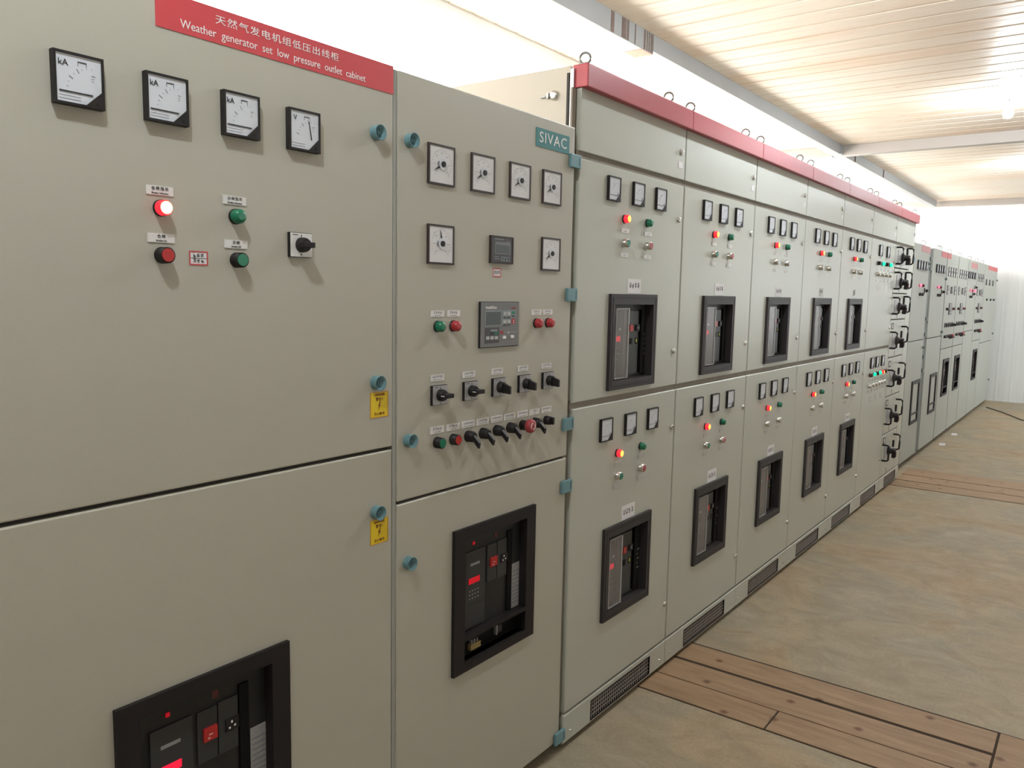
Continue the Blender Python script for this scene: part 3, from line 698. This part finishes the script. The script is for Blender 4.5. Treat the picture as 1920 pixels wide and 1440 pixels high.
def feeder(k):
    x0, x1 = X0[k], X0[k + 1]; g = .004
    descr = ['tall feeder cabinet adjoining the SIVAC cabinet, its beige side and side lock showing',
             'tall feeder cabinet, second under the red strip, counted from the SIVAC cabinet',
             'tall feeder cabinet in the middle of the red topped row, third from the SIVAC cabinet',
             'tall feeder cabinet, fourth under the red strip, with a faint card above its upper breaker',
             'tall feeder cabinet, fifth under the red strip, with a black scribble above its upper breaker'][k]
    r = tall_cabinet(k, descr)
    a, b_ = x0 + (g if k == 0 else g), x1 - g
    if k == 0: a = x0 + .008
    cab_part(r, 'door', hole_door(a, b_, 1.178, 1.944, x0 + .235, x0 + .53, 1.22, 1.505, 'paint_row'))
    cab_part(r, 'door', hole_door(a, b_, .131, 1.158, x0 + .245, x0 + .55, .40, .69, 'paint_row'))
    for i in range(3):
        put(r, METER_ROW, x0 + .216 + .172 * i, 1.8725); put(r, METER_ROW, x0 + .216 + .173 * i, 1.0665)
    for (dz, zc) in ((0, 0), (1, -.8095)):
        e = .012 if dz else 0
        put(r, LP['orange'], x0 + .300 + e * .5, 1.7815 + zc); put(r, LP['green'], x0 + .468 + e, 1.7815 + zc)
        cap = ('gchrome', 'rchrome') if k < 2 else ('schrome', 'schrome')
        put(r, PB[cap[0]], x0 + .300 + e * .5, 1.7005 + zc); put(r, PB[cap[1]], x0 + .468 + e, 1.7005 + zc)
        L = (LB if k < 1 else LBF) if not dz else LBS
        for z in (1.7425, 1.661): put(r, L, x0 + .309 + e * .5, z + zc); put(r, L, x0 + .478 + e, z + zc)
    put(r, BR_A[['led_red', 'led_red', 'led_dim', 'brk_dark', 'brk_dark'][k]], x0 + .2125, 1.200)
    put(r, BR_B[['led_red', 'brk_dark', 'led_dim', 'brk_dark', 'brk_dark'][k]], x0 + .222, .375)
    if k < 3: put(r, card(.099, .05, 4), x0 + .387, 1.556)
    elif k == 3: put(r, card(.075, .045, 3, 'soft_plate'), x0 + .36, 1.562)
    else: put(r, item('handwriting', marks(.06, .06, -.001, 2, 'ink', ((.5, .7),))), x0 + .36, 1.565)
    put(r, card(.097, .052, 4), x0 + .403, .741)
    put(r, CLK, min(x0 + .722, x1 - .020), 1.815); put(r, CLK, min(x0 + .722, x1 - .020), 1.313); put(r, CLK, min(x0 + .735, x1 - .016), 1.012); put(r, CLK, min(x0 + .74, x1 - .016), .284)
    return r
for k in range(5):
    r = feeder(k)
    if k == 0:
        # key lock on the exposed side panel
        lk = MB().lathe([(.014, 0), (.014, -.006), (.011, -.009), (.006, -.009)], 'chrome', 18).tube([(-.016, -.004, 0), (-.05, -.004, -.002)], .003, 'steel', 6).box(-.024, -.018, -.010, 0, -.008, .008, 'steel').build('side_lock')
        o = link('side_lock', lk, r, (0, .095, 2.140)); o.rotation_euler = (0, 0, -PI / 2)
        link('corner_post', MB().box(-.006, .001, .022, .034, 1.9, 2.21, 'steel').box(-.004, .001, .040, .048, 1.9, 2.2, 'gap_shade').build('corner_post'), r, (0, 0, 0))
# sixth: many lamps
r = tall_cabinet(5, 'tall cabinet with rows of green lit lamps, beside the cabinet of stacked handle drawers')
x0, x1 = X0[5], X0[6]
cab_part(r, 'door', door_mesh(x0 + .0025, x1 - .0025, 1.178, 1.944, 'paint_row')); cab_part(r, 'door', door_mesh(x0 + .0025, x1 - .0025, .131, 1.158, 'paint_row'))
for x in (6.185, 6.420): put(r, METER_ROW, x, 1.872)
for x in (6.158, 6.312, 6.490): put(r, METER_ROW, x, 1.070)
for x, l_ in ((6.136, 'off'), (6.268, 'glit'), (6.387, 'off'), (6.510, 'glit')):
    put(r, LP[l_], x, 1.7815); put(r, LBF, x + .01, 1.741); put(r, PB['schrome'], x, 1.704); put(r, LBF, x + .01, 1.660)
for x in (6.207, 6.444): put(r, item('paper_card', MB().box(-.045, .045, -.001, 0, -.022, .022, 'paper').build('paper_card')), x, 1.603)
for x, l_ in ((6.123, 'dark'), (6.231, 'glit'), (6.318, 'off'), (6.403, 'glit'), (6.495, 'orange'), (6.575, 'dark')):
    put(r, LP[l_], x, .9845); put(r, LBS, x + .005, .945); put(r, PB['schrome'], x - .01, .906); put(r, LBS, x - .002, .866)
for x in (6.185, 6.357, 6.525): put(r, item('paper_card', MB().box(-.04, .04, -.001, 0, -.026, .026, 'soft_plate').build('paper_card')), x, .803)
put(r, CLK, 6.65, 1.815); put(r, CLK, 6.65, 1.313); put(r, CLK, 6.65, 1.0); put(r, CLK, 6.62, .29)

# seventh: withdrawable drawers
r = tall_cabinet(6, 'tall drawer cabinet with seven stacked black loop handles and rotary grips')
x0, x1 = X0[6], X0[7]
zs = [1.944, 1.770, 1.575, 1.372, 1.077, .770, .470, .131]
dd = x0 + .53
cab_part(r, 'door', door_mesh(dd + .003, x1 - .0025, .131, 1.944, 'paint_row'))
lo = MB().tube([(0, 0, -.062), (0, -.036, -.062), (0, -.048, -.054), (0, -.050, 0), (0, -.048, .054), (0, -.036, .062), (0, 0, .062)], .007, 'black', 8).build('loop_handle')
kn = MB().box(-.13, .06, -.004, 0, -.055, .055, 'plate_silver').lathe([(.036, -.004), (.034, -.012), (.022, -.03), (.02, -.055), (.017, -.062)], 'black', 20).build('rotary_grip')
gp = MB().box(-.011, .011, -.062, -.034, -.055, .012, 'black', .002).build('grip_lever')
rd = MB().box(-.008, .008, -.068, -.060, -.045, -.006, 'dark_red', .001).build('grip_mark')
up = MB().ring(-.012, .012, .0, .055, .006, -.030, -.018, 0, 'black').build('grip_guard')
for i in range(7):
    za, zb = zs[i + 1], zs[i]; zc = (1.862, 1.672, 1.480, 1.215, .920, .620, .330)[i]
    dr = cab_part(r, 'drawer', door_mesh(x0 + .003, dd - .003, za + .004, zb - .004, 'paint_row'))
    rx_ = x0
    link('loop_handle', lo, dr, (x0 + .03, 0, zc)); link('loop_handle', lo, dr, (x0 + .42, 0, zc + (.01 if i < 3 else .035)))
    link('rotary_grip', kn, dr, (x0 + .225, 0, zc - .01)); link('grip_lever', gp, dr, (x0 + .225, 0, zc - .01)); link('grip_mark', rd, dr, (x0 + .225, 0, zc - .01)); link('grip_guard', up, dr, (x0 + .31, 0, zc + .01))
    hx, hz = (x0 + .06, za + .045)
    if i in (2, 3, 4, 5):
        link('label_holder', MB().ring(-.03, .03, -.024, .024, .007, -.003, 0, 0, 'black').box(-.024, .024, -.0015, 0, -.018, .018, 'paper').build('label_holder'), dr, (hx + .02, 0, zs[i + 1] - .05))
    link('position_mark', MB().box(-.004, .004, -.001, 0, -.018, .018, 'ink').build('position_mark'), dr, (x0 + .22, 0, za + .03))
    cab_part(r, 'seam_shade', MB().box(x0 + .004, dd, .012, .021, za - .006, za + .006, 'gap_shade').build('seam_shade'))
cab_part(r, 'seam_shade', MB().box(dd - .004, dd + .004, .012, .021, .131, 1.944, 'gap_shade').build('seam_shade'))
put(r, HNG, x1 - .02, 1.86)

# ------------------------------------------------------------------ the far run of lower cabinets, set back a little
FY = .065; FG = 'lower cabinets beyond the red topped row'
def shift(root):
    root.location.y = FY
def far_plain(x0, x1, label, seam, banner=None):
    r = thing('switchgear_cabinet', label, 'electrical cabinet', (x0, 0, 0), FG)
    body_box(r, x0, x1, 2.026, 'paint_far_dimmed')
    cab_part(r, 'door', door_mesh(x0 + .003, x1 - .003, seam + .004, 2.028, 'paint_far_dimmed'))
    cab_part(r, 'door', door_mesh(x0 + .003, x1 - .003, .05, seam - .004, 'paint_far_dimmed'))
    cab_part(r, 'seam_shade', MB().box(x0 + .005, x1 - .005, .012, .021, seam - .006, seam + .006, 'gap_shade').build('seam_shade'))
    if banner: cab_part(r, 'banner', MB().box(banner[0], banner[1], -.0015, 0, banner[2], banner[3], banner[4]).build('banner'), 'faded red banner')
    return r
BRF = BRK
def gen_far(x0, x1, label, mx, lit, banner, dx):
    r = far_plain(x0, x1, label, 1.155, banner)
    for x in mx: put(r, METER_KA, x, 1.842)
    put(r, LP['pink'], dx, 1.660); put(r, LP['dark'], dx + .13, 1.660); put(r, PB['dark'], dx + .02, 1.580); put(r, PB['dark'], dx + .135, 1.580); put(r, ROT_F, dx + .27, 1.615)
    return r
f1 = gen_far(7.760, 8.500, 'lower cabinet directly beyond the drawer cabinet, before the wide dark hinge gap', (7.96, 8.08, 8.21, 8.335), 1, (8.07, 8.497, 1.966, 2.022, 'sign_pink'), 8.09)
put(f1, BRF, 8.07, .372); put(f1, EYE_BIG, 8.29, 2.03, .03)
for z in (1.87, 1.08): put(f1, CUPF, 8.46, z)
f2 = gen_far(8.665, 9.480, 'lower cabinet just beyond the wide dark hinge gap, faded red banner at top', (8.91, 9.04, 9.17, 9.31), 1, (9.13, 9.478, 1.966, 2.022, 'sign_red'), 9.03)
put(f2, BRF, 9.00, .372); put(f2, EYE_BIG, 9.09, 2.03, .03); put(f2, EYE_BIG, 9.19, 2.03, .03)
for z in (1.75, 1.2): put(f2, CUPF, 9.44, z)
gapm = MB().box(8.504, 8.662, .012, .09, .03, 2.02, 'post_dark').build('filler_post')
fp = thing('filler_post', 'wide recessed grey post with hinge blocks among the far cabinets', 'post', (8.502, 0, 0)); cab_part(fp, 'post', gapm)
for z in (1.92, 1.83, 1.35, 1.2, .98, .85): put(fp, HNGF, 8.60, z, .008)
for o in (f1, f2, fp): shift(o)
f3 = control_cabinet(9.520, .76, 'far control cabinet with a small red banner patch on its upper left corner', False)
cab_part(f3, 'banner', MB().box(9.522, 9.73, -.0015, 0, 1.966, 2.022, 'sign_red').build('banner'), 'red banner patch'); put(f3, EYE_BIG, 9.79, 2.028, .03)
f4 = control_cabinet(10.310, .74, 'far control cabinet without any banner, between two similar ones beyond the row', False); put(f4, EYE_BIG, 10.51, 2.028, .03)
f5 = gen_far(11.075, 11.845, 'far cabinet with a glowing pink red lamp pair and dark crowded meters near the end', (11.13, 11.27, 11.46, 11.66), 1, (11.3, 11.83, 1.93, 2.0, 'sign_pink'), 11.32)
put(f5, LP['pink'], 11.62, 1.655); put(f5, LP['pink'], 11.72, 1.655); put(f5, ROT_F, 11.74, 1.70); put(f5, EYE_BIG, 11.31, 2.028, .03)
f6 = control_cabinet(11.865, .77, 'far control cabinet just before the wide end cabinet', False); put(f6, EYE_BIG, 11.95, 2.028, .03); put(f6, EYE_BIG, 12.50, 2.028, .03)
f7 = far_plain(12.655, 14.050, 'wide end cabinet against the white wall with three meters and three small black buttons', .95, (12.95, 14.04, 1.965, 2.022, 'sign_red'))
for x in (12.84, 13.2, 13.58): put(f7, METER_ROW, x, 1.79)
for x in (12.99, 13.42, 13.8): put(f7, PB['dark'], x, 1.551)
for z in (1.84, 1.05, .35): put(f7, CUPF, 14.02, z)
for o in (f3, f4, f5, f6, f7): shift(o)

# ------------------------------------------------------------------ room shell
XW, YL, YR, XB, ZC = 14.30, 1.60, -3.6, -3.0, 3.045
struct('floor', MB().box(XB - .1, XW + .3, YR - .1, YL + .1, -.12, 0, 'concrete').build('floor'))
# ceiling sheet with ribs running across the room
cb = MB(); xs = []; p = .20; x = XB - .1
while x < XW + .2:
    for dx_, dz_ in ((0, 0), (.018, .0), (.024, .004), (.044, .004), (.050, 0), (p - .09, 0), (p - .087, .0015), (p - .084, 0)): xs.append((x + dx_, ZC + dz_))
    x += p
pts = [(a, YR - .1, z) for a, z in xs] + [(a, YL + .1, z) for a, z in xs]; n = len(xs)
cb.poly(pts, [(i, i + 1, i + 1 + n, i + n) for i in range(n - 1)], 'ceiling_sheet'); cb.box(XB - .1, XW + .3, YR - .1, YL + .1, ZC + .06, ZC + .1, 'ceiling_sheet')
struct('ceiling', cb.build('ceiling'))
# end wall of corrugated sheet
wb = MB(); ys = []; y = YR - .05
while y < YL + .1:
    for dy, dx_ in ((0, 0), (.008, -.002), (.03, -.002), (.038, 0), (.12, 0), (.122, .002), (.126, .002), (.128, 0)): ys.append((y + dy, XW + dx_))
    y += .19
pts = [(a, yy, 0) for yy, a in ys] + [(a, yy, ZC + .02) for yy, a in ys]; n = len(ys)
wb.poly(pts, [(i, i + 1, i + 1 + n, i + n) for i in range(n - 1)], 'wall_sheet'); wb.box(XW + .02, XW + .15, YR, YL + .1, 0, ZC + .05, 'wall_sheet')
struct('wall_end', wb.build('wall_end'))
struct('wall_left', MB().box(XB, XW, YL, YL + .1, 0, 2.30, 'wall_sheet').box(XB, XW, YL, YL + .1, 2.98, ZC + .05, 'wall_sheet').build('wall_left'))
struct('wall_back', MB().box(XB - .1, XB, YR, YL + .1, 0, ZC + .05, 'dull_wall').build('wall_back'))
rw = MB().box(XB, XW, YR - .1, YR, 0, .9, 'dull_wall').box(XB, XW, YR - .1, YR, 2.5, ZC + .05, 'dull_wall')
fill_wins = [(-1.2, .6), (2.2, 4.2), (5.4, 7.4), (8.6, 10.6), (12.0, 14.2)]; e = XB  # openings for the unseen fill windows
for a, b_ in fill_wins: rw.box(e, a, YR - .1, YR, .9, 2.5, 'dull_wall'); e = b_
rw.box(e, XW, YR - .1, YR, .9, 2.5, 'dull_wall'); struct('wall_right', rw.build('wall_right'))
def window(n, x0, x1, z0, z1, yy, s_, pane):
    fr = MB().ring(x0, x1, z0, z1, .04, -.02, .04, 0, 'alu').box((x0 + x1) / 2 - .02, (x0 + x1) / 2 + .02, -.02, .04, z0 + .04, z1 - .04, 'alu')
    if s_ > 0:      # clerestory: the frosted sheet hangs on the room side of its frame
        o = struct('window_%d' % n, fr.build('window_frame'), (0, yy + .05, 0))
        link('pane', MB().box(x0 + .004, x1 - .004, -.034, -.026, z0 + .002, z1 - .002, pane).build('pane'), o); return
    o = struct('window_%d' % n, fr.build('window_frame'), (0, yy + .03 * s_, 0))
    link('pane', MB().box(x0 + .04, x1 - .04, .005 , .015, z0 + .04, z1 - .04, pane).build('pane'), o)
k = 1
x = XB + .0
while x < XW - .1:
    window(k, x, min(x + 2.162, XW), 2.30, 2.98, YL, 1, 'pane_left'); x += 2.162; k += 1
for a, b_ in fill_wins: window(k, a, b_, .9, 2.5, YR, -1, 'fill_pane' if a < 11 else 'fill_pane_end'); k += 1  # unseen windows added for fill, the last one to brighten the far end

# steel beams under the ceiling
bl = solo('ceiling_beam', MB().box(4.40, 13.9, .93, 1.03, 2.95, ZC, 'beam', .003).build('ceiling_beam'), 'long grey steel beam under the ceiling running above the cabinet row to the end wall', 'beam')
bn = thing('ceiling_beam', 'nearer piece of the grey long beam, rust streaked at its end, warm painted underside', 'beam', (3.4, .93, 2.93))
link('beam_section', MB().box(-6.2, 1.0, 0, .12, .0, .115, 'beam', .003).build('beam_section'), bn)
for i, (x, ww) in enumerate(((.50, .035), (.62, .05), (.68, .02), (.88, .02), (.915, .012), (.94, .012), (.965, .014), (.985, .01), (.77, .01))):
    link('rust_streak', MB().box(x, x + ww, -.0015, 0, .004, .111, 'rust').build('rust_streak'), bn)
link('rust_patch', MB().box(.86, .995, .002, .118, -.0015, 0, 'rust_pink').build('rust_patch'), bn, label='pinkish rust patch on the underside')
cbm = solo('ceiling_beam', MB().box(8.52, 8.62, YR, .93, 2.945, ZC, 'beam_warm', .003).box(8.52, 8.62, 1.03, YL, 2.945, ZC, 'beam_warm', .003).build('ceiling_beam'), 'pale steel beam crossing the ceiling from side to side, mid room', 'beam')
cb2 = solo('ceiling_beam', MB().box(14.0, 14.1, YR, YL, 2.965, ZC, 'beam_warm', .003).build('ceiling_beam'), 'thin pale beam where the ceiling meets the end wall', 'beam')
cb3 = solo('ceiling_beam', MB().box(2.0, 2.1, YR, .93, 2.945, ZC, 'beam_warm', .003).build('ceiling_beam'), 'pale steel cross beam overhead near the camera', 'beam')
link('beam_cleat', MB().box(8.44, 8.50, .918, .93, 2.95, 3.04, 'beam').build('beam_cleat'), bl)
for x in (9.0, 10.3): link('beam_cleat', MB().box(x, x + .02, .922, .93, 2.95, 3.04, 'rust').build('beam_cleat'), bl)

# lamps along the ceiling
LL = ['bare bulb lamp behind the camera end of the room', 'bare bulb lamp hanging over the near planks, above the view', 'bright bare bulb lamp at the right edge, the nearer of the two in sight', 'bare bulb lamp past the cross beam at the right edge, only partly in view']
LG = 'bare bulbs hung along the ceiling'
hold = MB().lathe([(0.035, 0), (.035, -.012), (.02, -.02)], 'socket', 16).build('ceiling_rose')
def rot(me):      # turn the lathe axis from -Y to -Z
    for v in me.vertices: v.co = (v.co.x, v.co.z, v.co.y)
    return me
rot(hold)
cord = MB().tube([(0, 0, 0), (0, 0, -.05)], .004, 'black', 6).build('cord')
sock = rot(MB().lathe([(.016, -.045), (.018, -.05), (.018, -.085)], 'socket', 16).build('socket'))
glb = rot(MB().lathe([(.012, -.083), (.02, -.095), (.033, -.12), (.035, -.135), (.028, -.155), (.012, -.166)], 'bulb_glass', 20).build('bulb'))
def kill(me):
    bm = bmesh.new(); bm.from_mesh(me); bmesh.ops.recalc_face_normals(bm, faces=bm.faces[:]); bm.to_mesh(me); bm.free()
for mm in (hold, sock, glb): kill(mm)
for i, x in enumerate((.25, 3.65, 7.08, 10.5)):
    t = thing('ceiling_lamp', LL[i], 'lamp', (x, -.62, ZC), LG)
    link('ceiling_rose', hold, t); link('cord', cord, t); link('socket', sock, t); link('bulb', glb, t, label='glowing white glass bulb')

# planks over the cable trench
def board(x0, x1, y0, y1, label, z=.004, g='timber trench boards in the near floor'):
    solo('floor_plank', MB().box(-(x1 - x0) / 2, (x1 - x0) / 2, -(y1 - y0) / 2, (y1 - y0) / 2, -.0, z, 'plank', .0015).build('floor_plank'), label, 'plank', ((x0 + x1) / 2, (y0 + y1) / 2, 0), g)
board(3.042, 3.200, -1.155, .012, 'timber floor plank farthest from camera in the near set, bordering the bare concrete')
board(2.862, 3.022, -1.155, .012, 'knotty timber floor plank in the middle of the near set')
board(2.705, 2.856, -.485, .012, 'short timber floor plank ending at the first foot of the cabinet row')
board(2.705, 2.856, -1.155, -.492, 'short timber floor plank lying further out from the cabinets, same line')
board(2.862, 3.205, -2.2, -1.163, 'wide dark timber board at the lower right corner of the photo')
G2 = 'timber trench boards across the floor by the drawer cabinet'
board(7.62, 7.93, -2.6, .01, 'far strip of timber planking beside the drawer cabinet, farthest board', g=G2)
board(7.36, 7.60, -2.6, .01, 'far strip of timber planking beside the drawer cabinet, middle board', g=G2)
board(7.10, 7.34, -2.6, .01, 'far strip of timber planking beside the drawer cabinet, nearest board', g=G2)
gm = MB().box(2.700, 3.215, -2.25, .012, 0, .0012, 'trench_brown').build('trench_edge')
solo('trench_edge', gm, 'dark gap of the cable trench showing around the near floor planks', 'floor trench')
gm = MB().box(7.095, 7.935, -2.6, .01, 0, .0012, 'trench_brown').build('trench_edge')
solo('trench_edge', gm, 'dark gap of the cable trench under the far floor planks', 'floor trench')
cabl = MB().tube([(13.3, -.02, .008), (12.9, -.25, .008), (12.3, -.5, .008), (11.8, -.75, .008), (11.3, -.95, .008), (10.2, -1.6, .008)], .008, 'channel', 6).build('floor_cable')
solo('floor_cable', cabl, 'thin dark cable lying on the floor at the end of the cabinets', 'cable')
scr = MB().prism([(-.05, 0), (.045, 0), (.03, .012), (-.02, .018)], -.03, .02, 'paper').build('paper_scrap')
solo('paper_scrap', scr, 'small white scrap on the floor under the first seam past the hinge gap', 'scrap', (9.50, -.02, 0))
solo('paper_scrap', scr, 'small white scrap on the floor, farther one, by the far control cabinets', 'scrap', (10.32, -.02, 0))
for o in bpy.data.objects:
    if o.type == 'MESH' and o.parent is None and 'kind' not in o and 'label' not in o: print('UNLABELLED', o.name)
